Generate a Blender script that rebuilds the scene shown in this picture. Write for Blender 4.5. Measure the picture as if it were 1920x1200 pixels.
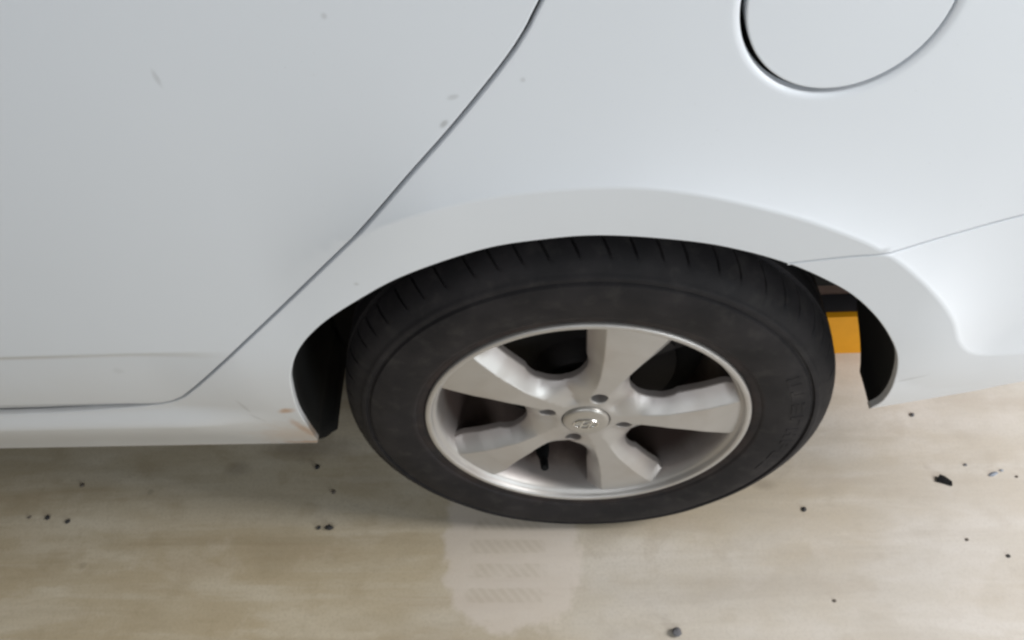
import bpy, bmesh, math, random
import numpy as np
from mathutils import Matrix, Vector
from mathutils.geometry import delaunay_2d_cdt

# ------------------------------------------------------------------ scene, camera, light
for o in list(bpy.data.objects):
    bpy.data.objects.remove(o)
scene = bpy.context.scene
C = scene.collection

# +X runs to the rear of the car, +Y into the car, +Z up; the wheel centre is at (0, 0, 0.316)
CAM = dict(loc=(-0.020, -0.547, 1.206), yaw=-0.1130, pitch=0.8770, roll=-0.1160, f=1450.0)
cam_data = bpy.data.cameras.new('camera')
cam = bpy.data.objects.new('camera', cam_data)
C.objects.link(cam)
cy, sy, cp, sp = math.cos(CAM['yaw']), math.sin(CAM['yaw']), math.cos(CAM['pitch']), math.sin(CAM['pitch'])
fwd = Vector((sy * cp, cy * cp, -sp)); rgt = Vector((cy, -sy, 0)); upv = rgt.cross(fwd)
cr, sr = math.cos(CAM['roll']), math.sin(CAM['roll'])
r2 = cr * rgt + sr * upv; u2 = -sr * rgt + cr * upv
M = Matrix((r2, u2, -fwd)).transposed().to_4x4()
M.translation = Vector(CAM['loc'])
cam.matrix_world = M
cam_data.sensor_width = 36.0
cam_data.lens = CAM['f'] / 1920 * 36
cam_data.clip_start = 0.02
cam_data.clip_end = 200
scene.camera = cam

world = bpy.data.worlds.new('World')
scene.world = world
world.use_nodes = True
bg = world.node_tree.nodes['Background']
bg.inputs[0].default_value = (1.0, 0.93, 0.82, 1)
bg.inputs[1].default_value = 0.012


def area(name, loc, target, sx, sz, power, color):
    d = bpy.data.lights.new(name, 'AREA')
    d.shape = 'RECTANGLE'; d.size = sx; d.size_y = sz; d.energy = power; d.color = color
    o = bpy.data.objects.new(name, d)
    C.objects.link(o)
    o.location = loc
    o.rotation_euler = (Vector(target) - Vector(loc)).to_track_quat('-Z', 'Y').to_euler()
    return o


# daylight falling in from the open side of the covered parking place, behind and to the right
area('daylight_rear_opening', (2.2, -0.15, 1.7), (0.5, -0.1, 0.1), 0.8, 1.0, 60, (0.98, 0.985, 1.0))
area('daylight_rear_above', (1.8, -0.05, 2.2), (0.5, -0.1, 0.1), 0.8, 0.8, 12, (1.0, 0.97, 0.92))
area('daylight_side_opening', (2.1, -2.5, 0.90), (0, 0, 0.5), 1.2, 1.0, 42, (0.86, 0.945, 1.0))
area('daylight_front_opening', (-0.5, -2.6, 2.3), (-0.1, 0, 0.7), 2.6, 1.2, 28, (0.90, 0.95, 1.0))

scene.view_settings.view_transform = 'Standard'
scene.view_settings.look = 'None'
scene.view_settings.exposure = 0.0
scene.view_settings.gamma = 1.0
scene.render.engine = 'CYCLES'
scene.cycles.filter_width = 2.7

rng = random.Random(7)


# ------------------------------------------------------------------ materials
class NT:
    """small helper to write node trees"""
    def __init__(self, name):
        self.m = bpy.data.materials.new(name)
        self.m.use_nodes = True
        self.t = self.m.node_tree
        self.b = self.t.nodes['Principled BSDF']
        self.out = self.t.nodes['Material Output']
        self.tc = self.t.nodes.new('ShaderNodeTexCoord')
        self.sep = self.n('ShaderNodeSeparateXYZ')
        self.t.links.new(self.tc.outputs['Object'], self.sep.inputs[0])
        self.X, self.Y, self.Z = self.sep.outputs

    def n(self, kind):
        return self.t.nodes.new(kind)

    def link(self, a, b):
        self.t.links.new(a, b)

    def val(self, sock, v):
        if hasattr(v, 'links') or isinstance(v, bpy.types.NodeSocket):
            self.link(v, sock)
        else:
            sock.default_value = v

    def math(self, op, a, b=0.0, c=None, clamp=False):
        n = self.n('ShaderNodeMath'); n.operation = op; n.use_clamp = clamp
        self.val(n.inputs[0], a); self.val(n.inputs[1], b)
        if c is not None:
            self.val(n.inputs[2], c)
        return n.outputs[0]

    def sstep(self, x, a, b):
        n = self.n('ShaderNodeMapRange'); n.interpolation_type = 'SMOOTHSTEP'
        self.val(n.inputs[0], x)
        n.inputs[1].default_value = a; n.inputs[2].default_value = b
        if a > b:
            n.inputs[1].default_value = b; n.inputs[2].default_value = a
            n.inputs[3].default_value = 1; n.inputs[4].default_value = 0
        return n.outputs[0]

    def noise(self, scale, detail=4, rough=0.55, stretch=(1, 1, 1), dist=0.0, off=(0, 0, 0)):
        mp = self.n('ShaderNodeMapping'); mp.inputs['Scale'].default_value = stretch; mp.inputs['Location'].default_value = off
        self.link(self.tc.outputs['Object'], mp.inputs[0])
        n = self.n('ShaderNodeTexNoise')
        n.inputs['Scale'].default_value = scale; n.inputs['Detail'].default_value = detail
        n.inputs['Roughness'].default_value = rough; n.inputs['Distortion'].default_value = dist
        self.link(mp.outputs[0], n.inputs['Vector'])
        return n.outputs['Fac']

    def mix(self, fac, a, b, mode='MIX'):
        n = self.n('ShaderNodeMix'); n.data_type = 'RGBA'; n.blend_type = mode
        self.val(n.inputs[0], fac)
        for s, v in ((n.inputs[6], a), (n.inputs[7], b)):
            if isinstance(v, bpy.types.NodeSocket):
                self.link(v, s)
            else:
                s.default_value = (*v, 1)
        return n.outputs[2]

    def bump(self, h, strength=0.2, dist=0.002):
        n = self.n('ShaderNodeBump'); n.inputs['Strength'].default_value = strength; n.inputs['Distance'].default_value = dist
        self.link(h, n.inputs['Height'])
        self.link(n.outputs[0], self.b.inputs['Normal'])

    def spot(self, a, b, ca, cb, ra, rb, ang=0.0, wob=None, soft=(1.0, 0.35)):
        """soft ellipse mask in two coordinates"""
        da = self.math('SUBTRACT', a, ca); db = self.math('SUBTRACT', b, cb)
        c, s = math.cos(ang), math.sin(ang)
        p = self.math('ADD', self.math('MULTIPLY', da, c / ra), self.math('MULTIPLY', db, s / ra))
        q = self.math('ADD', self.math('MULTIPLY', da, -s / rb), self.math('MULTIPLY', db, c / rb))
        r = self.math('SQRT', self.math('ADD', self.math('MULTIPLY', p, p), self.math('MULTIPLY', q, q)))
        if wob is not None:
            r = self.math('ADD', r, wob)
        return self.sstep(r, soft[0], soft[1])

    def set(self, **k):
        names = dict(color='Base Color', rough='Roughness', metal='Metallic', coat='Coat Weight', coat_rough='Coat Roughness', spec='Specular IOR Level')
        for kk, v in k.items():
            s = self.b.inputs[names[kk]]
            if isinstance(v, bpy.types.NodeSocket):
                self.link(v, s)
            elif kk == 'color':
                s.default_value = (*v, 1)
            else:
                s.default_value = v
        return self.m


def mat_paint():
    t = NT('white_car_paint')
    col = t.mix(t.noise(2.2, 3), (0.762, 0.784, 0.818), (0.798, 0.818, 0.848))
    # road film on the lower body
    film = t.math('MULTIPLY', t.sstep(t.math('ADD', t.Z, t.math('MULTIPLY', t.noise(9, 5), 0.16)), 0.66, 0.36), 0.30)
    col = t.mix(film, col, (0.60, 0.545, 0.475))
    wob = t.math('MULTIPLY', t.math('SUBTRACT', t.noise(60, 4), 0.5), 1.1)
    # grime caught on the ledge of the door pressing
    ledge = t.math('MULTIPLY', t.spot(t.X, t.Z, -0.95, 0.5135, 0.56, 0.010, -0.012, None, (1.0, 0.2)), t.math('ADD', 0.3, t.math('MULTIPLY', t.noise(16, 4), 0.45)))
    col = t.mix(ledge, col, (0.40, 0.34, 0.27))
    low = t.math('MULTIPLY', t.spot(t.X, t.Z, -0.95, 0.378, 0.45, 0.016, 0.0, None, (1.0, 0.2)), t.math('ADD', 0.15, t.math('MULTIPLY', t.noise(16, 4), 0.45)))  # grime with painted shadow along the door's lower edge
    col = t.mix(low, col, (0.36, 0.31, 0.24))
    # sandy splash low in front of the tyre
    col = t.mix(t.math('MULTIPLY', t.spot(t.X, t.Z, -0.405, 0.27, 0.085, 0.06, 0.2, wob, (1.2, 0.1)), 0.62), col, (0.66, 0.53, 0.43))
    # rust on the sill corner
    for x, z, ra, rb, an, k in ((-0.392, 0.372, 0.014, 0.009, 0.4, 0.75), (-0.392, 0.30, 0.009, 0.055, 0.12, 0.5), (-0.41, 0.226, 0.055, 0.010, 0.0, 0.65), (-0.62, 0.214, 0.16, 0.007, 0.0, 0.3)):
        col = t.mix(t.math('MULTIPLY', t.spot(t.X, t.Z, x, z, ra, rb, an, wob, (1.2, 0.2)), k), col, (0.50, 0.25, 0.10))
    # scuffs, specks and chips
    for x, z, ra, rb, an, k in ((q[0], q[1], q[2] * .85, q[3] * .85, q[4], q[5] * .62) for q in ((-0.343, 0.874, 0.003, 0.010, 0.1, 0.35), (-0.107, 0.845, 0.006, 0.0028, 0.2, 0.42), (-0.118, 0.821, 0.006, 0.0035, 0.8, 0.7),
                                (-0.195, 0.917, 0.0035, 0.0035, 0, 0.4), (-0.05, 0.857, 0.003, 0.003, 0, 0.4), (-0.235, 0.632, 0.004, 0.004, 0, 0.5),
                                (-0.445, 0.385, 0.004, 0.020, 0.15, 0.42), (-0.438, 0.350, 0.0035, 0.018, 0.55, 0.38), (0.375, 0.437, 0.024, 0.0028, 0.55, 0.45),
                                (-0.57, 0.475, 0.010, 0.008, 0.3, 0.18))):
        col = t.mix(t.math('MULTIPLY', t.spot(t.X, t.Z, x, z, ra, rb, an, wob, (1.25, 0.2)), k), col, (0.22, 0.21, 0.19))
    spk = t.sstep(t.noise(420, 2), 0.735, 0.78)
    col = t.mix(t.math('MULTIPLY', spk, 0.20), col, (0.30, 0.28, 0.25))
    rg = t.math('ADD', 0.30, t.math('MULTIPLY', t.noise(14, 4), 0.16))
    t.bump(t.noise(260, 2), 0.03, 0.0006)
    return t.set(color=col, rough=rg, coat=0.45, coat_rough=t.math('ADD', 0.10, t.math('MULTIPLY', t.noise(7, 3), 0.18)))


def mat_concrete():
    t = NT('bare_concrete')
    big = t.noise(1.7, 5, 0.6, (0.8, 1.6, 1))
    streak = t.noise(5.0, 5, 0.6, (0.55, 3.2, 1), 0.6)
    mid = t.noise(13, 5, 0.6)
    fine = t.noise(210, 3, 0.7)
    col = t.mix(t.sstep(big, 0.35, 0.68), (0.518, 0.433, 0.323), (0.580, 0.518, 0.433))
    band = t.noise(9.0, 5, 0.6, (0.16, 2.6, 1), 0.4, (3, 1, 0))
    blot = t.noise(6.5, 6, 0.62, (0.8, 1.2, 1), 0.5, (7, 2, 0))
    col = t.mix(t.math('MULTIPLY', t.sstep(streak, 0.46, 0.66), 0.55), col, (0.69, 0.63, 0.56))
    col = t.mix(t.math('MULTIPLY', t.sstep(streak, 0.46, 0.30), 0.48), col, (0.43, 0.335, 0.235))
    col = t.mix(t.math('MULTIPLY', t.sstep(band, 0.52, 0.68), 0.34), col, (0.70, 0.65, 0.59))
    col = t.mix(t.math('MULTIPLY', t.sstep(band, 0.47, 0.33), 0.34), col, (0.40, 0.325, 0.235))
    col = t.mix(t.math('MULTIPLY', t.sstep(blot, 0.52, 0.64), 0.30), col, (0.40, 0.33, 0.24))
    col = t.mix(t.math('MULTIPLY', t.sstep(blot, 0.46, 0.36), 0.26), col, (0.72, 0.66, 0.60))
    col = t.mix(t.math('MULTIPLY', t.sstep(mid, 0.54, 0.68), 0.34), col, (0.41, 0.33, 0.23))
    col = t.mix(t.math('MULTIPLY', t.sstep(mid, 0.44, 0.32), 0.26), col, (0.70, 0.63, 0.56))
    grain = t.noise(520, 2, 0.8)
    col = t.mix(t.math('MULTIPLY', t.sstep(fine, 0.44, 0.68), 0.26), col, (0.36, 0.30, 0.23))
    col = t.mix(t.math('MULTIPLY', t.sstep(grain, 0.56, 0.72), 0.22), col, (0.30, 0.25, 0.19))
    col = t.mix(t.math('MULTIPLY', t.sstep(grain, 0.44, 0.30), 0.18), col, (0.76, 0.70, 0.63))
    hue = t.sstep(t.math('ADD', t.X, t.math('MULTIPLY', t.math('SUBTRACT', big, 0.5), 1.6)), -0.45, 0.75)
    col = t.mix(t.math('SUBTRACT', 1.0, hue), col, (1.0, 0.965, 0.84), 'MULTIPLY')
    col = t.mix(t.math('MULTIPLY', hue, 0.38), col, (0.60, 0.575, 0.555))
    # faint rounded spots soaked into the slab
    v = t.n('ShaderNodeTexVoronoi'); v.inputs['Scale'].default_value = 10.0
    t.link(t.tc.outputs['Object'], v.inputs['Vector'])
    sp = t.math('MULTIPLY', t.sstep(v.outputs['Distance'], 0.085, 0.045), t.sstep(t.noise(3.1, 2), 0.50, 0.56))
    col = t.mix(t.math('MULTIPLY', sp, 0.34), col, (0.244, 0.195, 0.146))
    # pale dusty print the tyre left when it last stood a little forward
    wob = t.math('MULTIPLY', t.math('SUBTRACT', t.noise(34, 4), 0.5), 0.75)
    px = t.math('ABSOLUTE', t.math('DIVIDE', t.math('ADD', t.X, 0.122), 0.104))
    py = t.math('MAXIMUM', t.math('DIVIDE', t.math('SUBTRACT', -0.062, t.Y), 0.098), 0.0)
    rad = t.math('SQRT', t.math('ADD', t.math('POWER', px, 2.6), t.math('POWER', py, 2.2)))
    u = t.sstep(t.math('ADD', rad, wob), 1.16, 0.92)
    col = t.mix(t.math('MULTIPLY', u, 0.55), col, (0.732, 0.647, 0.573))
    inner = t.sstep(t.math('ADD', t.math('ABSOLUTE', t.math('DIVIDE', t.math('ADD', t.X, 0.128), 0.062)), wob), 1.05, 0.85)
    inner = t.math('MULTIPLY', inner, t.sstep(t.Y, -0.132, -0.122))
    rows = t.sstep(t.math('SINE', t.math('MULTIPLY', t.math('ADD', t.Y, t.math('MULTIPLY', wob, 0.008)), 2 * math.pi / 0.040)), -0.45, 0.1)
    hat = t.sstep(t.math('SINE', t.math('MULTIPLY', t.math('ADD', t.math('ADD', t.X, t.math('MULTIPLY', wob, 0.004)), t.math('MULTIPLY', t.Y, 0.9)), 2 * math.pi / 0.0155)), -0.75, 0.4)
    tr = t.math('MULTIPLY', t.math('MULTIPLY', inner, rows), t.math('ADD', 0.45, t.math('MULTIPLY', hat, 0.55)))
    tr = t.math('MULTIPLY', tr, t.sstep(t.noise(22, 3), 0.22, 0.55))
    col = t.mix(t.math('MULTIPLY', tr, 0.34), col, (0.451, 0.378, 0.275))
    # dark marks below the sill, painted in to deepen shade under the car
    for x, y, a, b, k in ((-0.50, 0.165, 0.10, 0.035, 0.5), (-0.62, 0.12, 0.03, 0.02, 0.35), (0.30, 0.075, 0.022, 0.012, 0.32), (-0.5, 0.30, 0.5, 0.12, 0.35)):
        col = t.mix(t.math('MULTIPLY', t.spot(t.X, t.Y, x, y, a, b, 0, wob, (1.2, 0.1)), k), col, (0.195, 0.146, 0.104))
    t.bump(t.math('ADD', t.math('MULTIPLY', fine, 0.5), t.math('MULTIPLY', mid, 0.6)), 0.25, 0.0012)
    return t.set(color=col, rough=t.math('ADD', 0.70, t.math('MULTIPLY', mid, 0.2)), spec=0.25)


def mat_rubber(name='tyre_rubber'):
    t = NT(name)
    # object origin sits at the wheel centre
    rr = t.math('SQRT', t.math('ADD', t.math('MULTIPLY', t.X, t.X), t.math('MULTIPLY', t.Z, t.Z)))
    col = t.mix(t.sstep(t.noise(14, 5), 0.35, 0.7), (0.0130, 0.0115, 0.0125), (0.0235, 0.0205, 0.0215))
    dust = t.math('MULTIPLY', t.sstep(rr, 0.236, 0.216), t.sstep(t.noise(20, 4), 0.3, 0.65))
    col = t.mix(t.math('MULTIPLY', dust, 0.5), col, (0.055, 0.036, 0.030))
    film = t.math('MULTIPLY', t.sstep(t.noise(46, 5), 0.5, 0.75), 0.30)
    col = t.mix(film, col, (0.062, 0.056, 0.050))
    t.bump(t.noise(300, 3), 0.12, 0.0008)
    return t.set(color=col, rough=t.math('ADD', 0.62, t.math('MULTIPLY', t.noise(30, 3), 0.2)), spec=0.28)


def mat_alloy():
    t = NT('silver_alloy')
    col = t.mix(t.noise(40, 4), (0.50, 0.472, 0.442), (0.56, 0.535, 0.510))
    rr = t.math('SQRT', t.math('ADD', t.math('MULTIPLY', t.X, t.X), t.math('MULTIPLY', t.Z, t.Z)))
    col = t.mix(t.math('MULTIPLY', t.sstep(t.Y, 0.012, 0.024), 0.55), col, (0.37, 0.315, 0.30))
    # brake dust and painted shade darken the colour deeper inside the wheel
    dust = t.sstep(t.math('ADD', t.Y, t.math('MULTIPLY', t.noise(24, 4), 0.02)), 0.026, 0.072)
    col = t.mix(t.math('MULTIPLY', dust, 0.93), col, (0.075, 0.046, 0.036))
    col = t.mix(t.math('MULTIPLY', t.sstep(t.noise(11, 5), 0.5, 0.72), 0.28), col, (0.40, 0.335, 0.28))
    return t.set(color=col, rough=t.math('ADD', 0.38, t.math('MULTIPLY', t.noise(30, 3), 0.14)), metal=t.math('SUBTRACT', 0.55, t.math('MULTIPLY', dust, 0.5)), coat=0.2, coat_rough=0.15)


def mat_simple(name, color, rough=0.6, metal=0.0, var=0.3, scale=30, coat=0.0, spec=0.5):
    t = NT(name)
    dark = tuple(c * (1 - var) for c in color)
    col = t.mix(t.noise(scale, 5), dark, tuple(min(1, c * (1 + var * 0.6)) for c in color))
    t.bump(t.noise(scale * 6, 3), 0.15, 0.0008)
    return t.set(color=col, rough=rough, metal=metal, coat=coat, spec=spec)


PAINT = mat_paint()
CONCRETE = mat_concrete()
RUBBER = mat_rubber()
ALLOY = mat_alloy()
PLASTIC = mat_simple('black_liner_plastic', (0.012, 0.012, 0.012), 0.75, spec=0.25)
UNDER = mat_simple('underbody_coating', (0.012, 0.011, 0.010), 0.9, spec=0.2)
IRON = mat_simple('brake_iron', (0.014, 0.011, 0.010), 0.7, 0.2)
CHROME = mat_simple('emblem_chrome', (0.78, 0.77, 0.75), 0.16, 1.0, 0.05)
CAPSILVER = mat_simple('cap_silver', (0.47, 0.44, 0.40), 0.33, 0.55, 0.1, 60, 0.3)
NUT = mat_simple('nut_steel', (0.05, 0.043, 0.04), 0.5, 0.6)
YELLOW = mat_simple('yellow_road_paint', (0.78, 0.33, 0.003), 0.55, 0, 0.12, 40)
BLACKP = mat_simple('black_road_paint', (0.045, 0.04, 0.042), 0.6, 0, 0.2)
STOPC = mat_simple('pinkish_concrete', (0.42, 0.27, 0.21), 0.8, 0, 0.25)
GRIT = mat_simple('dark_grit', (0.042, 0.040, 0.040), 0.9, 0, 0.4, 300)
GREYS = mat_simple('grey_stone', (0.13, 0.125, 0.13), 0.7, 0, 0.4, 300)
BLUEG = mat_simple('blue_grey_plastic', (0.25, 0.28, 0.33), 0.5, 0, 0.3, 300)
BLACKC = mat_simple('black_plastic', (0.006, 0.006, 0.006), 0.85, 0, 0.2, 300, 0.0, 0.2)


# ------------------------------------------------------------------ helpers
def obj(name, verts, faces, material, parent=None, smooth=True, normals=None, loc=None):
    me = bpy.data.meshes.new(name)
    me.from_pydata([tuple(map(float, v)) for v in verts], [], [tuple(f) for f in faces])
    me.update()
    if smooth:
        me.polygons.foreach_set('use_smooth', [True] * len(me.polygons))
    if normals is not None:
        me.normals_split_custom_set_from_vertices([tuple(map(float, n)) for n in normals])
    me.materials.append(material)
    o = bpy.data.objects.new(name, me)
    C.objects.link(o)
    if parent is not None:
        o.parent = parent
    if loc is not None:
        o.location = loc
    return o


def from_bm(name, bm, material, parent=None, smooth=True, angle=None):
    bmesh.ops.recalc_face_normals(bm, faces=bm.faces)
    me = bpy.data.meshes.new(name)
    bm.to_mesh(me); bm.free()
    if smooth:
        me.polygons.foreach_set('use_smooth', [True] * len(me.polygons))
        if angle:
            me.set_sharp_from_angle(angle=math.radians(angle))
    me.materials.append(material)
    o = bpy.data.objects.new(name, me)
    C.objects.link(o)
    if parent is not None:
        o.parent = parent
    return o


def tag(o, label, cat, group=None):
    o['label'] = label; o['category'] = cat
    if group:
        o['group'] = group
    return o


def empty(name, parent=None, loc=(0, 0, 0)):
    o = bpy.data.objects.new(name, None)
    C.objects.link(o); o.location = loc; o.empty_display_size = 0.1
    if parent is not None:
        o.parent = parent
    return o


def sm(a, b, t):
    t = np.clip((t - a) / (b - a), 0, 1)
    return t * t * (3 - 2 * t)


def catmull(P, step=0.006):
    P = [np.array(q, float) for q in P]; out = []
    n = len(P)
    for i in range(n - 1):
        b, c = P[i], P[i + 1]
        a = P[i - 1] if i > 0 else 2 * b - c
        d = P[i + 2] if i + 2 < n else 2 * c - b
        m = max(1, int(round(np.linalg.norm(c - b) / step)))
        for k in range(m):
            t = k / m
            out.append(.5 * ((2 * b) + (c - a) * t + (2 * a - 5 * b + 4 * c - d) * t * t + (3 * b - a - 3 * c + d) * t ** 3))
    out.append(P[-1])
    return np.array(out)


def straight(a, b, step=0.008):
    a = np.array(a, float); b = np.array(b, float)
    m = max(1, int(round(np.linalg.norm(b - a) / step)))
    return np.array([a + (b - a) * k / m for k in range(m + 1)])


def chain(*parts):
    out = []
    for p in parts:
        for q in p:
            if not out or np.linalg.norm(np.array(q) - out[-1]) > 5e-4:
                out.append(np.array(q, float))
    if np.linalg.norm(out[0] - out[-1]) < 5e-4:
        out.pop()
    return np.array(out)


def area2(L):
    x, y = L[:, 0], L[:, 1]
    return 0.5 * np.sum(x * np.roll(y, -1) - y * np.roll(x, -1))


def inside(px, py, loops):
    c = np.zeros(px.shape, bool)
    for L in loops:
        x0, y0 = L[:, 0], L[:, 1]; x1, y1 = np.roll(x0, -1), np.roll(y0, -1)
        for a, b, cc, d in zip(x0, y0, x1, y1):
            if b == d:
                continue
            m = (b > py) != (d > py)
            c ^= m & (px < (cc - a) * (py - b) / (d - b) + a)
    return c


def dist_loops(px, py, loops):
    best = np.full(px.shape, 9.0)
    for L in loops:
        for a, b in zip(L, np.roll(L, -1, 0)):
            d = b - a; l2 = d @ d
            t = np.clip(((px - a[0]) * d[0] + (py - a[1]) * d[1]) / max(l2, 1e-12), 0, 1)
            best = np.minimum(best, np.hypot(px - a[0] - t * d[0], py - a[1] - t * d[1]))
    return best


def sheet(name, loops, H, material, parent, rnd=0.003, depth=0.018, grid=0.012, masks=None, extra=None, eps=0.0012, lean=0.0, arcs=4, nfix=()):
    """A pressed or cast skin. loops[0] is the outer outline in (x, z), the others are holes; the skin follows
    y = H(x, z), its free edges are rounded with radius rnd and turned inwards by depth."""
    L2 = []
    for i, L in enumerate(loops):
        L = np.array(L, float)
        if (area2(L) > 0) != (i == 0):
            L = L[::-1]
            if masks is not None:
                masks[i] = masks[i][::-1]
        L2.append(L)
    loops = L2
    if masks is None:
        masks = [np.ones(len(L)) for L in loops]
    nrm = []
    for L in loops:
        tg = np.roll(L, -1, 0) - np.roll(L, 1, 0)
        tg /= np.linalg.norm(tg, axis=1)[:, None] + 1e-12
        nrm.append(np.stack([tg[:, 1], -tg[:, 0]], 1))      # points away from the material
    for p_, n_ in nfix:
        for L, n in zip(loops, nrm):
            d_ = np.hypot(L[:, 0] - p_[0], L[:, 1] - p_[1])
            if d_.min() < 1e-6:
                n[d_.argmin()] = n_
    ins = [L - n * (rnd * m)[:, None] for L, n, m in zip(loops, nrm, masks)]
    allp = np.concatenate(loops)
    x0, z0 = allp.min(0); x1, z1 = allp.max(0)
    gx, gz = np.meshgrid(np.arange(x0, x1, grid), np.arange(z0, z1, grid * 0.87))
    gx = gx + (np.arange(gx.shape[0]) % 2)[:, None] * grid / 2
    P = np.stack([gx.ravel(), gz.ravel()], 1)
    if extra is not None:
        near = np.full(len(P), 9.0)
        for q in range(0, len(extra), 400):
            E_ = extra[q:q + 400]
            near = np.minimum(near, np.hypot(P[:, 0][:, None] - E_[:, 0], P[:, 1][:, None] - E_[:, 1]).min(1))
        P = np.concatenate([extra, P[near > grid * 0.6]])
    ok = inside(P[:, 0], P[:, 1], ins)
    P = P[ok]
    P = P[dist_loops(P[:, 0], P[:, 1], ins) > min(grid * 0.35, 0.0035)]
    vin = [Vector(q) for L in ins for q in L]
    edges = []; k = 0
    for L in ins:
        edges += [(k + i, k + (i + 1) % len(L)) for i in range(len(L))]; k += len(L)
    nb = k
    vin += [Vector(q) for q in P]
    vo, eo, fo, ov, oe, of = delaunay_2d_cdt(vin, edges, [], 0, 1e-7)
    V = np.array([tuple(v) for v in vo])
    back = {}
    for i, src in enumerate(ov):
        for s in src:
            back[s] = i
    F = np.array([tuple(f) for f in fo if len(f) == 3])
    ce = V[F].mean(1)
    F = F[inside(ce[:, 0], ce[:, 1], ins)]

    def normal(x, z):
        hx = (H(x + eps, z) - H(x - eps, z)) / (2 * eps); hz = (H(x, z + eps) - H(x, z - eps)) / (2 * eps)
        n = np.stack([hx, -np.ones_like(hx), hz], 1)
        return n / np.linalg.norm(n, axis=1)[:, None]
    verts = np.stack([V[:, 0], H(V[:, 0], V[:, 1]), V[:, 1]], 1)
    norms = normal(V[:, 0], V[:, 1])
    faces = []
    for f in F:
        a, b, c = V[f[0]], V[f[1]], V[f[2]]
        cr_ = (b[0] - a[0]) * (c[1] - a[1]) - (b[1] - a[1]) * (c[0] - a[0])
        faces.append(tuple(f) if cr_ > 0 else tuple(f[::-1]))
    verts = list(verts); norms = list(norms)
    k = 0
    for L, n2, m in zip(loops, nrm, masks):
        N = len(L)
        ns = normal(L[:, 0], L[:, 1])
        n3 = np.stack([n2[:, 0], np.zeros(N), n2[:, 1]], 1)
        prev = [back[k + i] for i in range(N)]
        base = H(L[:, 0], L[:, 1])
        for j in range(1, arcs + 2):
            if j <= arcs:
                a = j / arcs * math.pi / 2
                off = (rnd * (1 - math.sin(a))) * m; dep = rnd * (1 - math.cos(a)) * m
                nn = ns * math.cos(a) + n3 * math.sin(a)
            else:
                off = -lean * np.ones(N) * m; dep = depth * np.ones(N); nn = n3
            q = L - n2 * np.array(off).reshape(-1, 1)
            hh = H(q[:, 0], q[:, 1]) if j <= arcs else base
            cur = []
            for i in range(N):
                cur.append(len(verts)); verts.append((q[i, 0], hh[i] + dep[i], q[i, 1])); norms.append(nn[i] / (np.linalg.norm(nn[i]) + 1e-12))
            for i in range(N):
                i2 = (i + 1) % N
                if m[i] * m[i2] <= 0.01:
                    continue
                faces.append((prev[i], cur[i], cur[i2], prev[i2]))
            prev = cur
        k += N
    return obj(name, verts, faces, material, parent, True, norms)


def lathe(name, prof, material, parent, n=160, closed=False, a0=0.0, a1=2 * math.pi, sharp=None, dr=None):
    """profile (r, y) turned about the wheel axis"""
    full = abs(a1 - a0 - 2 * math.pi) < 1e-6
    cols = n if full else n + 1
    verts = []; faces = []
    m = len(prof)
    for i in range(cols):
        a = a0 + (a1 - a0) * i / n
        for j, (r, y) in enumerate(prof):
            d = dr(j, a) if dr else 0.0
            verts.append(((r + d) * math.cos(a), y, (r + d) * math.sin(a)))
    for i in range(n):
        i2 = (i + 1) % cols
        for j in range(m - 1 + (1 if closed else 0)):
            j2 = (j + 1) % m
            faces.append((i * m + j, i2 * m + j, i2 * m + j2, i * m + j2))
    o = obj(name, verts, faces, material, parent)
    if sharp:
        o.data.set_sharp_from_angle(angle=math.radians(sharp))
    return o


def add_box(bm, x0, x1, y0, y1, z0, z1):
    v = [bm.verts.new((x, y, z)) for x in (x0, x1) for y in (y0, y1) for z in (z0, z1)]
    for f in ((0, 1, 3, 2), (4, 6, 7, 5), (0, 4, 5, 1), (2, 3, 7, 6), (0, 2, 6, 4), (1, 5, 7, 3)):
        bm.faces.new([v[i] for i in f])
    return v


# ------------------------------------------------------------------ the floor
def make_floor():
    n = 60
    xs = np.linspace(-6, 6, n + 1); ys = np.linspace(-6, 6, n + 1)
    verts = [(x, y, 0.0) for y in ys for x in xs]
    faces = [(j * (n + 1) + i, j * (n + 1) + i + 1, (j + 1) * (n + 1) + i + 1, (j + 1) * (n + 1) + i) for j in range(n) for i in range(n)]
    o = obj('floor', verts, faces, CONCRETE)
    o['kind'] = 'structure'


make_floor()

# ------------------------------------------------------------------ the car's side skin
CREASE = catmull([(-.34, .61), (-.27, .672), (-.20, .713), (-.145, .736), (-.071, .752), (.023, .756), (.092, .745), (.165, .721), (.222, .696), (.278, .663), (.334, .611), (.375, .56), (.400, .514), (.424, .490), (.462, .485), (.56, .497), (.75, .52), (1.2, .56)], .009)


_d = CREASE[1:] - CREASE[:-1]
_d = _d / np.linalg.norm(_d, axis=1)[:, None]
_vt = np.concatenate([_d[:1], _d[:-1] + _d[1:], _d[-1:]])      # tangents at the crease's own vertices


def signed(x, z):
    """distance to the crease of the arch flare, positive above it"""
    best = np.full(x.shape, 9.); sg = np.ones(x.shape)
    for i, (a, b) in enumerate(zip(CREASE[:-1], CREASE[1:])):
        d = b - a; l2 = d @ d
        tr = ((x - a[0]) * d[0] + (z - a[1]) * d[1]) / l2
        t = np.clip(tr, 0, 1)
        ex = x - a[0] - t * d[0]; ez = z - a[1] - t * d[1]
        ds = np.hypot(ex, ez)
        tx = np.where(tr <= 0, _vt[i][0], np.where(tr >= 1, _vt[i + 1][0], d[0]))
        tz = np.where(tr <= 0, _vt[i][1], np.where(tr >= 1, _vt[i + 1][1], d[1]))
        m = ds < best - 1e-9
        best = np.where(m, ds, best); sg = np.where(m, np.where(tx * ez - tz * ex >= 0, 1, -1), sg)
    return best * sg


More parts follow.
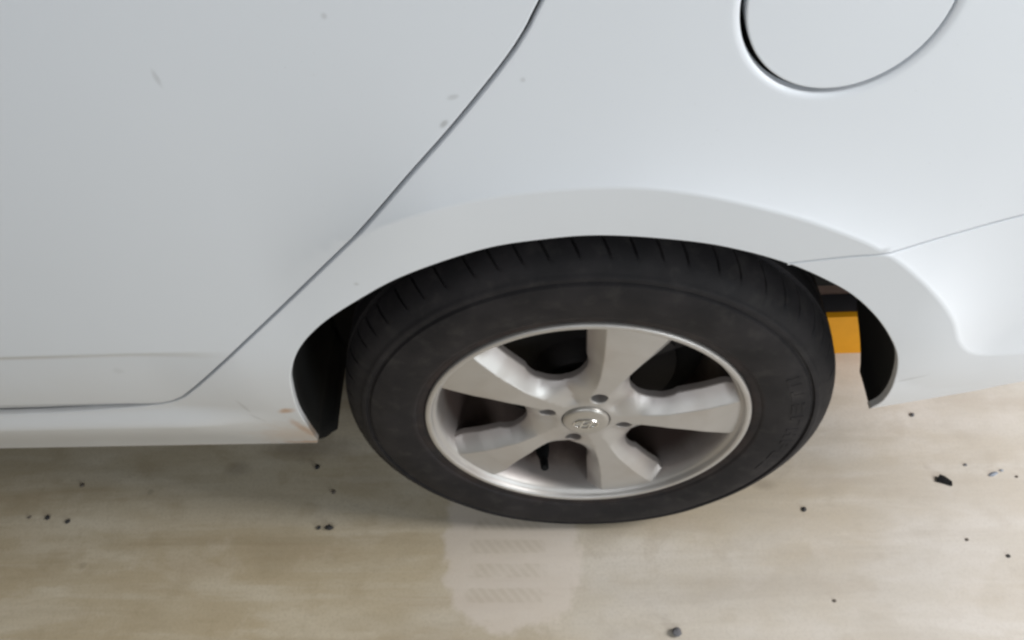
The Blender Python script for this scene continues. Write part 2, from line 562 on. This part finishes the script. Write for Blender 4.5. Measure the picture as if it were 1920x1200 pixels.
SEAM = [(.115, 1.12), (.065, 1.06), (.012, .995), (-.033, .919), (-.046, .896), (-.066, .869), (-.11, .819), (-.16, .767), (-.224, .698), (-.316, .604), (-.416, .508), (-.496, .428), (-.525, .402), (-.555, .388), (-.61, .379), (-.70, .373), (-.79, .371), (-1.0, .370), (-1.4, .370)]
FLARE_H, FLARE_L, BAND = .016, .055, .15


def side(x, z):
    """depth of the car's flank: flat door, tucked-in lower body, flared wheel arch"""
    x = np.asarray(x, float); z = np.asarray(z, float)
    y = -.015 + .10 * np.clip(z - .66, 0, None) ** 2 + .03 * np.clip(x - .30, 0, None) ** 2
    wl = 1 - sm(-.1, .1, x)
    y = y + .055 * (np.clip(.52 - z, 0, None) / .297) ** 2 * wl
    y = y + .012 * np.clip((.47 - z) / .1, 0, 1.3) ** 2 * (1 - wl)
    fx = 1 - sm(-.54, -.40, x)
    y = y + .008 * (1 - sm(.506, .522, z)) * fx * sm(.215, .33, z)
    y = y - .016 * (1 - sm(.335, .383, z)) * fx * sm(.225, .34, z)
    s = signed(x, z)
    a = sm(-.34, -.13, x) * (1 - .50 * sm(.33, .45, x))
    up = -FLARE_H * np.exp(-np.clip(s, 0, None) / FLARE_L)
    dn = -FLARE_H + BAND * np.clip(-s, 0, .08)
    k = sm(-.004, .004, s)
    return y + a * (up * k + dn * (1 - k))


car = empty('parked_car')
tag(car, 'white car with a silver five-spoke wheel parked on bare concrete', 'car')

ARCH = [(-.401, .215), (-.394, .238), (-.384, .305), (-.376, .371), (-.365, .428), (-.353, .472), (-.329, .52), (-.291, .564), (-.241, .604), (-.182, .643), (-.103, .676), (-.045, .687), (.015, .690), (.1, .678), (.151, .663), (.194, .644), (.232, .621), (.267, .595), (.298, .562), (.323, .527), (.343, .490), (.355, .450), (.362, .410), (.364, .372), (.358, .346)]
BSEAM = [(.194, .644), (.223, .651), (.25, .657), (.293, .664), (.344, .677), (.396, .692), (.50, .722), (.66, .765), (.92, .83)]
GAP = .0016
seam = catmull(SEAM, .008)
arch = catmull(ARCH, .006)
bseam = catmull(BSEAM, .008)


def shift(P, d):
    tg = np.gradient(P, axis=0); tg /= np.linalg.norm(tg, axis=1)[:, None]
    return P + np.stack([-tg[:, 1], tg[:, 0]], 1) * d


# which side of the seam is the door: offset left of travel (seam runs downwards) is +x side
door_edge = shift(seam, -GAP)
body_edge = shift(seam, GAP)
jsplit = int(np.argmin(np.linalg.norm(arch - np.array(BSEAM[0]), axis=1)))
arch_front = arch[:jsplit + 1]
arch_rear = arch[jsplit:]

ca = np.concatenate([shift(CREASE, d)[::1] for d in (-.010, -.006, -.003, 0, .003, .006, .010, .016)])
ca = ca[(ca[:, 0] > -.34) & (ca[:, 0] < .95)]
cb = np.array([(x, z) for z in (.502, .507, .511, .515, .519, .523, .528) for x in np.arange(-1.39, -.40, .012)])
cc = np.array([(x, z) for z in np.arange(.335, .372, .006) for x in np.arange(-1.39, -.45, .012)])

door = sheet('rear_door', [chain(door_edge, straight((-1.4, .372), (-1.4, 1.12)), straight((-1.4, 1.12), door_edge[0]))], lambda x, z: side(x, z) + .007 * (1 - sm(0, .022, z - .372)) * (1 - sm(-.62, -.50, x)), PAINT, car, rnd=.0014, depth=.022, grid=.014, extra=cb)

FC, FR = (.1895, .908), .0775
ang = np.linspace(0, 2 * math.pi, 97)[:-1]
fuel_hole = np.stack([FC[0] + FR * np.cos(ang), FC[1] + FR * np.sin(ang)], 1)
fuel_disc = np.stack([FC[0] + .0012 + (FR - .0030) * np.cos(ang), FC[1] + .0008 + (FR - .0030) * np.sin(ang)], 1)
bs_up = shift(bseam, .0009); bs_dn = shift(bseam, -.0009)
quarter_loop = chain(body_edge[::-1], straight(body_edge[0], (.92, 1.12)), straight((.92, 1.12), bs_up[-1]), bs_up[::-1], arch_front[::-1], straight(arch_front[0], (-1.4, .217)), straight((-1.4, .217), body_edge[-1]))
sheet('quarter_panel', [quarter_loop, fuel_hole], lambda x, z: side(x, z) + .0015 * (1 - sm(FR - .001, FR + .0060, np.hypot(x - FC[0], z - FC[1]))), PAINT, car, rnd=.0015, depth=.009, grid=.013, extra=np.concatenate([ca, cc] + [np.stack([FC[0] + (FR + d) * np.cos(ang), FC[1] + (FR + d) * np.sin(ang)], 1) for d in (.0045, .0065, .009, .0125)]))
sheet('fuel_flap', [fuel_disc], lambda x, z: side(x, z) + .0010, PAINT, car, rnd=.0018, depth=.014, grid=.013)
BBOT = catmull([(.358, .346), (.407, .369), (.461, .393), (.509, .418), (.60, .452), (.75, .478), (.92, .49)], .008)
bump_loop = chain(bs_dn, straight(bs_dn[-1], BBOT[-1]), BBOT[::-1], arch_rear[::-1])
sheet('rear_bumper', [bump_loop], lambda x, z: side(x, z) + .0005, PAINT, car, rnd=.0015, depth=.010, grid=.013, extra=ca)


# wheel arch liner: a strip that follows the arch and turns in towards the middle of the car
def make_liner():
    P = np.concatenate([[(-.400, .150), (-.403, .165), (-.405, .180), (-.406, .198)], shift(arch, .004)])
    yy = np.concatenate([[.100, .085, .068, .054], side(arch[:, 0], arch[:, 1])])
    verts = []; faces = []
    K = 10
    for (x, z), y0 in zip(P, yy):
        if x < 0:
            dep = .22 + .05 * sm(.30, .5, z)
        else:
            dep = .150 + .12 * sm(.43, .50, z)
            dep = dep * (.30 + .70 * sm(.335, .395, z))
        for k in range(K):
            t = k / (K - 1)
            push = (.012 if x < .2 else .002) * math.sin(t * math.pi * .5)
            n = np.array([x, z - .334]); n /= np.linalg.norm(n)
            verts.append((x + n[0] * push, y0 + .006 + dep * t, z + n[1] * push))
    for i in range(len(P) - 1):
        for k in range(K - 1):
            faces.append((i * K + k, (i + 1) * K + k, (i + 1) * K + k + 1, i * K + k + 1))
    o = obj('wheel_arch_liner', verts, faces, PLASTIC, car)
    s = o.modifiers.new('thickness', 'SOLIDIFY'); s.thickness = .003; s.offset = -1
    # inner side of the wheel housing
    V = [(x, .275, max(z, .262)) for x, z in P[4:]] + [(.02, .275, .262), (-.06, .275, .19), (-.385, .275, .15), (-.455, .275, .14), (-.455, .275, .30)]
    bm = bmesh.new()
    fr = [bm.verts.new(v) for v in V]
    bk = [bm.verts.new((a, b + .004, c)) for a, b, c in V]
    bm.faces.new(fr); bm.faces.new(bk[::-1])
    for i in range(len(fr)):
        j = (i + 1) % len(fr)
        bm.faces.new((fr[i], bk[i], bk[j], fr[j]))
    bmesh.ops.remove_doubles(bm, verts=bm.verts, dist=1e-5)
    from_bm('inner_wheel_housing', bm, UNDER, car, smooth=False)


make_liner()

# the rest of the car behind the skin: floor pan, inner structure
bm = bmesh.new()
add_box(bm, -1.39, -.43, .075, 1.68, .235, 1.10)
add_box(bm, -.432, .90, .285, 1.68, .262, 1.099)
add_box(bm, -.431, .90, .045, .287, .735, 1.098)
add_box(bm, .46, .899, .075, .286, .53, .737)
bs = from_bm('body_shell', bm, UNDER, car, smooth=False)

# ------------------------------------------------------------------ the wheel
R = .316
wheel = empty('wheel', car, (0, 0, R))
wheel['label'] = 'silver five-spoke alloy wheel with black tyre'

# tyre
NP = 62
pitches = [rng.choice((.88, 1.0, 1.14)) for _ in range(NP)]
tot = sum(pitches); cum = [0]
for p_ in pitches:
    cum.append(cum[-1] + p_ / tot)
cum = np.array(cum)
prof = [(.2120, .020), (.2122, .010), (.2150, .0045), (.2185, .0020), (.2230, .0012), (.2262, .0006), (.2275, -.0012), (.2300, -.0020), (.2330, -.0024), (.2400, -.0040), (.2480, -.0052), (.2560, -.0058),
        (.2640, -.0056), (.2720, -.0046), (.2780, -.0034), (.2800, .0001), (.2822, .0004), (.2836, -.0026), (.2868, -.0022), (.2890, -.0012), (.2900, .0006), (.2925, .0022), (.2960, .0044), (.3000, .0078), (.3030, .0112), (.3060, .0160), (.3085, .0210), (.3105, .0265),
        (.3120, .0320), (.3132, .0380), (.3138, .0440), (.3140, .0470), (.3075, .0480), (.3075, .0560), (.3150, .0570), (.3156, .0700), (.3158, .0850), (.3090, .0860), (.3090, .0950), (.3160, .0960), (.3160, .1080), (.3090, .1090), (.3090, .1180), (.3158, .1190), (.3154, .1360), (.3148, .1480), (.3080, .1490), (.3080, .1570), (.3140, .1580), (.3128, .1700), (.3100, .1790), (.3050, .1900), (.2960, .2000), (.2720, .2080), (.2450, .2060), (.2200, .1990), (.2120, .1850)]
cols_per = 8
angs = []; gro = []
for i in range(NP):
    a0_, a1_ = cum[i] * 2 * math.pi, cum[i + 1] * 2 * math.pi
    w = .0017 / R
    g = [(0.0, 0), (w * .5, 1), (w * 1.5, 1), (w * 2.0, 0)]
    for q, f in g:
        angs.append(a0_ + q); gro.append(f)
    for k in range(1, 5):
        angs.append(a0_ + 2 * w + (a1_ - a0_ - 2 * w) * k / 5); gro.append(0)
verts = []; faces = []
m = len(prof)
for a, f in zip(angs, gro):
    for r, y in prof:
        rr = r
        if f and r > .3015 and (y < .045 or y > .158):
            rr = r - .0034 * float(sm(.3005, .309, r))
        skew = (.35 * (y - .012) / R * 1.2) if r > .297 else 0.0
        if rr > .225:                                   # free radius of the unloaded part
            rr = .225 + (rr - .225) * (.3265 - .225) / (.316 - .225)
        X, Z = rr * math.cos(a + skew), rr * math.sin(a + skew)
        yy = y
        # the weight of the car squashes the foot of the tyre and bulges its sidewall
        if Z < -.255:
            Z = -.255 - (-.255 - Z) * .875
        if Z < -.3145:
            Z = max(-.3158, -.3145 + (Z + .3145) * .25)
        if Z < -.22 and y < .05:
            yy = y - .003 * float(sm(-.22, -.30, Z)) * float(sm(.05, .0, y))
        verts.append((X, yy, Z))
n = len(angs)
for i in range(n):
    i2 = (i + 1) % n
    for j in range(m - 1):
        faces.append((i * m + j, i2 * m + j, i2 * m + j + 1, i * m + j + 1))
tyre = obj('tyre', verts, faces, RUBBER, wheel)
tyre.data.set_sharp_from_angle(angle=math.radians(38))
# worn raised lettering on the sidewall, too worn and small to read: plain block strokes
def make_lettering():
    bm = bmesh.new()
    glyphs = [((0, 0, 2, 10), (0, 0, 6, 2), (4, 0, 6, 10)), ((0, 0, 6, 2), (2, 0, 4, 10)), ((0, 0, 6, 2), (0, 4, 6, 6), (0, 8, 6, 10)), ((0, 0, 2, 10), (0, 8, 6, 10)), ((0, 0, 2, 10), (4, 0, 6, 10), (2, 4, 4, 6)), ((0, 0, 2, 10), (2, 8, 6, 10), (2, 4, 6, 6), (4, 4, 6, 10)), ((0, 0, 2, 10), (4, 0, 6, 10), (0, 0, 6, 2)), ((0, 0, 6, 2), (2, 0, 4, 10))]
    a = math.radians(24)
    for gi, g in enumerate(glyphs):
        for x0, y0, x1, y1 in g:
            ring = []
            for (u, v) in ((x0, y0), (x1, y0), (x1, y1), (x0, y1)):
                ang_ = a - (u / 6) * math.radians(4.6)
                r_ = .262 + .0155 * v / 10
                ring.append((r_, ang_))
            top = [bm.verts.new((r_ * math.cos(t), -.0066 + (r_ - .262) * .09, r_ * math.sin(t))) for r_, t in ring]
            bot = [bm.verts.new((r_ * math.cos(t), -.003, r_ * math.sin(t))) for r_, t in ring]
            bm.faces.new(top)
            for i in range(4):
                j = (i + 1) % 4
                bm.faces.new((top[i], bot[i], bot[j], top[j]))
        a -= math.radians(6.3)
    from_bm('sidewall_lettering', bm, RUBBER, wheel, smooth=False)


make_lettering()

# rim: lip and barrel
rim_prof = [(.2118, .016), (.2140, .0075), (.2146, .0035), (.2140, .0010), (.2126, .0000), (.2085, .0000), (.2068, .0010), (.2058, .0040), (.2050, .0072), (.2030, .0090), (.2012, .0105), (.1996, .0150), (.1975, .0240), (.1945, .0400), (.1915, .0650), (.1880, .1000), (.1880, .1500), (.1950, .1800), (.2080, .1960), (.2120, .1950), (.2110, .185), (.1990, .1740), (.1930, .1500), (.1930, .1000), (.1965, .0650), (.2040, .0300)]
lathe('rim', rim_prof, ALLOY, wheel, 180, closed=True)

# cast face: height above a spoke's own axis (u along the spoke, v across it)
R_HUB = .072


UU = np.linspace(.02, .22, 401)


def soft(xs, ys, k=31):
    q = np.interp(UU, xs, ys)
    e = np.pad(q, k // 2, mode='edge')
    return np.convolve(np.convolve(e, np.ones(k) / k, 'valid'), [1.0], 'same')


WF = np.interp(UU, [.03, .05, .07, .10, .14, .19, .21], [.0085, .0092, .0100, .0140, .0225, .0365, .0420])
WW = soft([.04, .057, .0643, .0744, .0906, .108, .1205, .15, .21], [.042, .048, .0465, .0378, .0318, .0327, .0375, .0475, .066], 13)


def face_y(x, z):
    x = np.asarray(x, float); z = np.asarray(z, float)
    r = np.hypot(x, z); th = np.degrees(np.arctan2(z, x))
    ph = np.radians((th + 36) % 72 - 36)
    u = r * np.cos(ph); v = np.abs(r * np.sin(ph))
    f = np.interp(r, [0, .03, .05, .075, .11, .16, .19, .205], [.0105, .0105, .0100, .0085, .0060, .0062, .0085, .0105])
    wf = np.interp(u, UU, WF)
    ww = np.maximum(np.interp(u, UU, WW), wf + .014)
    t = np.clip((v - wf) / (ww - wf), 0, 1.04)
    drop = .0215 * t
    drop = drop * (.55 + .45 * sm(.055, .100, r)) * sm(.031, .047, r) * (1 - .35 * sm(.185, .203, r))
    return f + drop


def spoke_loop():
    half = []
    # from the hub circle along the web to the window, round its foot and out to the rim (local axis = +x)
    a36 = math.radians(36)
    web = straight((R_HUB * math.cos(a36), R_HUB * math.sin(a36)), (.0795 * math.cos(a36), .0795 * math.sin(a36)), .004)
    wa = []
    for k in range(0, 13):                      # U-shaped foot of the window, in the window's own axes
        t = k / 12 * math.pi / 2
        uu = .1195 - .040 * math.cos(t); vv = -.0405 * math.sin(t)
        wa.append((uu * math.cos(a36) - vv * math.sin(a36), uu * math.sin(a36) + vv * math.cos(a36)))
    outer = []
    for k in range(1, 16):
        uu = .1195 + (.2005 - .1195) * k / 15
        vv = -(.0405 + (uu - .1195) * .335)
        if k > 12:
            vv += .0012 * (k - 12) ** 1.5
        outer.append((uu * math.cos(a36) - vv * math.sin(a36), uu * math.sin(a36) + vv * math.cos(a36)))
    half = [tuple(q) for q in web] + wa[1:] + outer
    nweb = len(web)
    half = np.array(half)
    aend = math.atan2(half[-1, 1], half[-1, 0]); rend = np.hypot(*half[-1])
    arc = np.array([((.2035) * math.cos(t), (.2035) * math.sin(t)) for t in np.linspace(aend, -aend, 17)])
    inn = np.array([(R_HUB * math.cos(t), R_HUB * math.sin(t)) for t in np.linspace(-a36, a36, 13)])
    low = half[::-1] * np.array([1, -1])
    pts = []; msk = []

    def add(P, mval):
        for q, mv in zip(P, mval):
            if pts and np.hypot(pts[-1][0] - q[0], pts[-1][1] - q[1]) < 2e-4:
                continue
            pts.append(q); msk.append(mv)
    mh = [0.0] * nweb + [1.0] * (len(half) - nweb)
    mh[nweb - 1] = 1.0
    add(inn[:-1], [0.0] * 12)
    add(half, mh)
    add(arc, [0.0] * len(arc))
    add(low, mh[::-1])
    if np.hypot(pts[-1][0] - pts[0][0], pts[-1][1] - pts[0][1]) < 2e-4:
        pts.pop(); msk.pop()
    return np.array(pts), np.array(msk)


sp_loop, sp_mask = spoke_loop()
ridge = []
for u_ in np.arange(.075, .203, .004):
    w_ = float(np.interp(u_, UU, WF))
    for d_ in (-.0014, 0, .0014):
        ridge += [(u_, w_ + d_), (u_, -w_ - d_)]
ridge = np.array(ridge)
c36, s36 = math.cos(math.radians(36)), math.sin(math.radians(36))
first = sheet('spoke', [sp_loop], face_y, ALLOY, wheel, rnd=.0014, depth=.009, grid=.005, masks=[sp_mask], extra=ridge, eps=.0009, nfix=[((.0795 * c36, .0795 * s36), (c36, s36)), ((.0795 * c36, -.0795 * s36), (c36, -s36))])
for k in range(1, 5):
    o = first.copy(); C.objects.link(o); o.parent = wheel
    o.rotation_euler = (0, -math.radians(72 * k), 0)

# hub with four bolt holes
LUG = [math.radians(71 + 90 * k) for k in range(4)]
LR = .0540
hub_out = np.array([(R_HUB * math.cos(t), R_HUB * math.sin(t)) for t in np.linspace(0, 2 * math.pi, 61)[:-1]])
hub_in = np.array([(.0325 * math.cos(t), .0325 * math.sin(t)) for t in np.linspace(0, 2 * math.pi, 49)[:-1]])
holes = [np.array([(LR * math.cos(a) + .0110 * math.cos(t), LR * math.sin(a) + .0110 * math.sin(t)) for t in np.linspace(0, 2 * math.pi, 25)[:-1]]) for a in LUG]
sheet('hub', [hub_out, hub_in] + holes, face_y, ALLOY, wheel, rnd=.0016, depth=.034, grid=.0045, masks=[np.zeros(60), np.ones(48)] + [np.ones(24)] * 4, eps=.0009)

for a in LUG:
    bm = bmesh.new()
    for (rad, y0, y1, seg) in ((.0080, .030, .056, 6), (.0105, .047, .057, 20)):
        c = [(LR * math.cos(a) + rad * math.cos(t), LR * math.sin(a) + rad * math.sin(t)) for t in np.linspace(0, 2 * math.pi, seg + 1)[:-1]]
        f = [bm.verts.new((x, y0, z)) for x, z in c]; b = [bm.verts.new((x, y1, z)) for x, z in c]
        bm.faces.new(f); bm.faces.new(b[::-1])
        for i in range(seg):
            j = (i + 1) % seg
            bm.faces.new((f[i], b[i], b[j], f[j]))
    from_bm('lug_nut', bm, NUT, wheel, smooth=False)

# centre cap with its oval emblem
lathe('centre_cap', [(.0, .0048), (.010, .0049), (.020, .0053), (.027, .0061), (.0298, .0072), (.0312, .0095), (.0314, .016), (.0314, .030)], CAPSILVER, wheel, 64)


def make_emblem():
    bm = bmesh.new()

    def cap_y(x, z):
        return float(np.interp(math.hypot(x, z), [0, .010, .020, .027], [.0048, .0049, .0053, .0061]))
    A, B = .0165, .0098
    N = 48
    ringv = []
    for i in range(N):
        t = 2 * math.pi * i / N
        row = []
        for q in range(8):
            b = 2 * math.pi * q / 8
            d = .0013 * math.cos(b); h = .0013 * math.sin(b)
            x = (A + d) * math.cos(t); z = (B + d) * math.sin(t)
            row.append(bm.verts.new((x, cap_y(x, z) - .0006 + h, z)))
        ringv.append(row)
    for i in range(N):
        for q in range(8):
            bm.faces.new((ringv[i][q], ringv[(i + 1) % N][q], ringv[(i + 1) % N][(q + 1) % 8], ringv[i][(q + 1) % 8]))

    def stroke(P, w):
        rows = []
        for (x, z), ww in zip(P, w):
            rows.append([bm.verts.new((x - ww, .0058, z)), bm.verts.new((x - ww * .55, .0030, z)), bm.verts.new((x + ww * .55, .0030, z)), bm.verts.new((x + ww, .0058, z))])
        for a_, b_ in zip(rows[:-1], rows[1:]):
            for k in range(3):
                bm.faces.new((a_[k], a_[k + 1], b_[k + 1], b_[k]))
        bm.faces.new(rows[0]); bm.faces.new(rows[-1][::-1])
    # slanted letter: two leaning uprights with a rising bar between them
    stroke([(-.0085, -.0078), (-.0066, -.002), (-.0050, .003), (-.0024, .0090)], (.0020, .0019, .0019, .0021))
    stroke([(.0024, -.0090), (.0050, -.003), (.0066, .002), (.0085, .0078)], (.0021, .0019, .0019, .0020))
    rows = []
    for x, z in ((-.0066, -.0016), (-.002, -.0008), (.002, .0008), (.0066, .0016)):
        rows.append([bm.verts.new((x, .0058, z - .0016)), bm.verts.new((x, .0033, z - .0008)), bm.verts.new((x, .0033, z + .0008)), bm.verts.new((x, .0058, z + .0016))])
    for a_, b_ in zip(rows[:-1], rows[1:]):
        for k in range(3):
            bm.faces.new((a_[k], b_[k], b_[k + 1], a_[k + 1]))
    from_bm('emblem', bm, CHROME, wheel, angle=40)


make_emblem()

# valve stem standing out of the barrel
bm = bmesh.new()
va = math.radians(-111)
p0 = Vector((.186 * math.cos(va), .075, .186 * math.sin(va))); p1 = Vector((.171 * math.cos(va), .026, .171 * math.sin(va)))
ax = (p1 - p0).normalized(); e1 = ax.orthogonal().normalized(); e2 = ax.cross(e1)
prevr = None
for t, rad in ((0, .0115), (.25, .0105), (.5, .0080), (.62, .0058), (.63, .0064), (.97, .0062), (1.0, .0048)):
    c = p0.lerp(p1, t)
    ring = [bm.verts.new(c + rad * (math.cos(q) * e1 + math.sin(q) * e2)) for q in np.linspace(0, 2 * math.pi, 15)[:-1]]
    if prevr:
        for i in range(14):
            bm.faces.new((prevr[i], prevr[(i + 1) % 14], ring[(i + 1) % 14], ring[i]))
    prevr = ring
bm.faces.new(prevr)
from_bm('valve_stem', bm, BLACKC, wheel, angle=40)

# brake behind the spokes
lathe('brake_disc', [(.030, .062), (.062, .062), (.066, .068), (.068, .098), (.129, .098), (.130, .099), (.130, .107), (.129, .108), (.040, .108)], IRON, wheel, 96, sharp=30)
bm = bmesh.new()
for (a0d, a1d, r0, r1, y0, y1) in ((28, 62, .086, .150, .078, .130), (33, 57, .098, .142, .070, .080)):
    rows = []
    for t in np.linspace(math.radians(a0d), math.radians(a1d), 9):
        rows.append([bm.verts.new((r * math.cos(t), y, r * math.sin(t))) for r, y in ((r0, y0), (r1, y0), (r1, y1), (r0, y1))])
    for a_, b_ in zip(rows[:-1], rows[1:]):
        for k in range(4):
            bm.faces.new((a_[k], a_[(k + 1) % 4], b_[(k + 1) % 4], b_[k]))
    bm.faces.new(rows[0]); bm.faces.new(rows[-1][::-1])
from_bm('brake_caliper', bm, IRON, wheel, angle=35)
lathe('light_blocking_shield', [(.0, .112), (.120, .112), (.160, .116), (.172, .124), (.172, .128), (.158, .122), (.0, .118)], UNDER, wheel, 72, sharp=35)  # added behind the brake to block light coming through the wheel
lathe('axle', [(.0, .10), (.045, .104), (.045, .19), (.030, .20), (.030, .60)], UNDER, wheel, 32, sharp=35)

# ------------------------------------------------------------------ wheel stop under the tail of the car
ws = tag(empty('wheel_stop', None, (.520, .345, 0)), 'low wheel stop with amber yellow end behind the rear tyre', 'wheel stop')


def stop_seg(name, y0, y1, mat, h=.108):
    P = [(-.125, 0), (-.122, h * .75), (-.116, h * .94), (-.105, h), (.105, h), (.116, h * .94), (.122, h * .75), (.125, 0)]
    bm = bmesh.new()
    f = [bm.verts.new((x, y0, z)) for x, z in P]; b = [bm.verts.new((x, y1, z)) for x, z in P]
    bm.faces.new(f); bm.faces.new(b[::-1])
    for i in range(len(P)):
        j = (i + 1) % len(P)
        bm.faces.new((f[i], b[i], b[j], f[j]))
    from_bm(name, bm, mat, ws, smooth=False)


stop_seg('yellow_band', 0, .012, YELLOW)
stop_seg('black_band', .0125, .055, BLACKP, .1072)
stop_seg('concrete_block', .0555, 1.10, STOPC, .1065)


# ------------------------------------------------------------------ grit on the floor
def pebble(name, x, y, s, mat, label, cat, group=None, stretch=(1, 1, .7), rot=0.0, seed=0):
    rg = random.Random(seed)
    bm = bmesh.new()
    bmesh.ops.create_icosphere(bm, subdivisions=2, radius=1)
    dirs = [(Vector((rg.uniform(-1, 1), rg.uniform(-1, 1), rg.uniform(-1, 1))).normalized(), rg.uniform(.62, .9)) for _ in range(9)]
    for v in bm.verts:
        for d, h in dirs:
            q = v.co.dot(d)
            if q > h:
                v.co -= d * (q - h)
        v.co = Vector((v.co.x * stretch[0], v.co.y * stretch[1], v.co.z * stretch[2])) * s
    zmin = min(v.co.z for v in bm.verts)
    for v in bm.verts:
        v.co.z -= zmin + s * .10
    o = from_bm(name, bm, mat, None, angle=28)
    o.location = (x, y, 0); o.rotation_euler = (0, 0, rot)
    tag(o, label, cat, group)
    return o


# black folded chip: a small bent piece of plastic
bm = bmesh.new()
base = [(-.013, -.002), (-.006, .008), (.001, .004), (.012, -.003), (.010, -.011), (.001, -.007)]
f = [bm.verts.new((x, y, .001 + (.007 if i in (1, 2) else .002))) for i, (x, y) in enumerate(base)]
b = [bm.verts.new((x * .9, y * .9, -.0005)) for x, y in base]
bm.faces.new(f); bm.faces.new(b[::-1])
for i in range(6):
    j = (i + 1) % 6
    bm.faces.new((f[i], b[i], b[j], f[j]))
chip = from_bm('plastic_chip', bm, BLACKC, None, smooth=False)
chip.location = (.592, .078, .0)
tag(chip, 'jagged black plastic chip on pale floor beyond the bumper', 'debris')

pebble('plastic_crumb', .674, .088, .0062, BLUEG, 'flat blue-grey crumb lying beside the black chip', 'debris', None, (1.5, .6, .4), .3, 1)
pebble('plastic_crumb', .690, .095, .0034, BLUEG, 'smaller blue-grey crumb touching the flat blue-grey one', 'debris', None, (1.1, .8, .4), .2, 2)
pebble('stone', .129, -.167, .0075, GREYS, 'grey stone on the floor in front of the tyre', 'stone', None, (1.1, 1, .8), .4, 3)
pebble('stone', -.431, .004, .0066, GRIT, 'dark oval stone with a smaller one beside it', 'stone', None, (1.25, .85, .7), .1, 4)
pebble('stone', -.450, .005, .0038, GRIT, 'small dark stone beside the dark oval stone', 'stone', None, (1, 1, .7), .3, 5)
pebble('stone', -.941, .029, .0052, GRIT, 'round dark stone of the pair below the door', 'stone', 'pair of stones below the door', (1, 1, .6), .3, 6)
pebble('stone', -.901, .021, .0048, GRIT, 'round dark stone of the pair below the door', 'stone', 'pair of stones below the door', (1, 1, .6), .9, 7)
BROWNG = mat_simple('brown_grit', (0.15, 0.125, 0.10), 0.85, 0, 0.4, 300)
tiny = [(.647, -.052, .0030), (.356, .029, .0044), (.595, -.025, .0026), (.579, .206, .0046), (.636, .106, .0028), (.370, -.120, .0028), (-.902, .091, .0042), (-.436, .071, .0040), (-.475, .120, .0050), (-.975, .03, .0032), (.71, .083, .0024)]
for i, (x, y, s) in enumerate(tiny):
    pebble('grit_grain', x, y, s, GRIT if i in (0, 1, 8) else (GREYS if i in (3, 4) else BROWNG), 'tiny dark grain of grit scattered on the floor', 'grit', 'grit grains scattered on the floor', (1, 1, .6), i * .7, 20 + i)
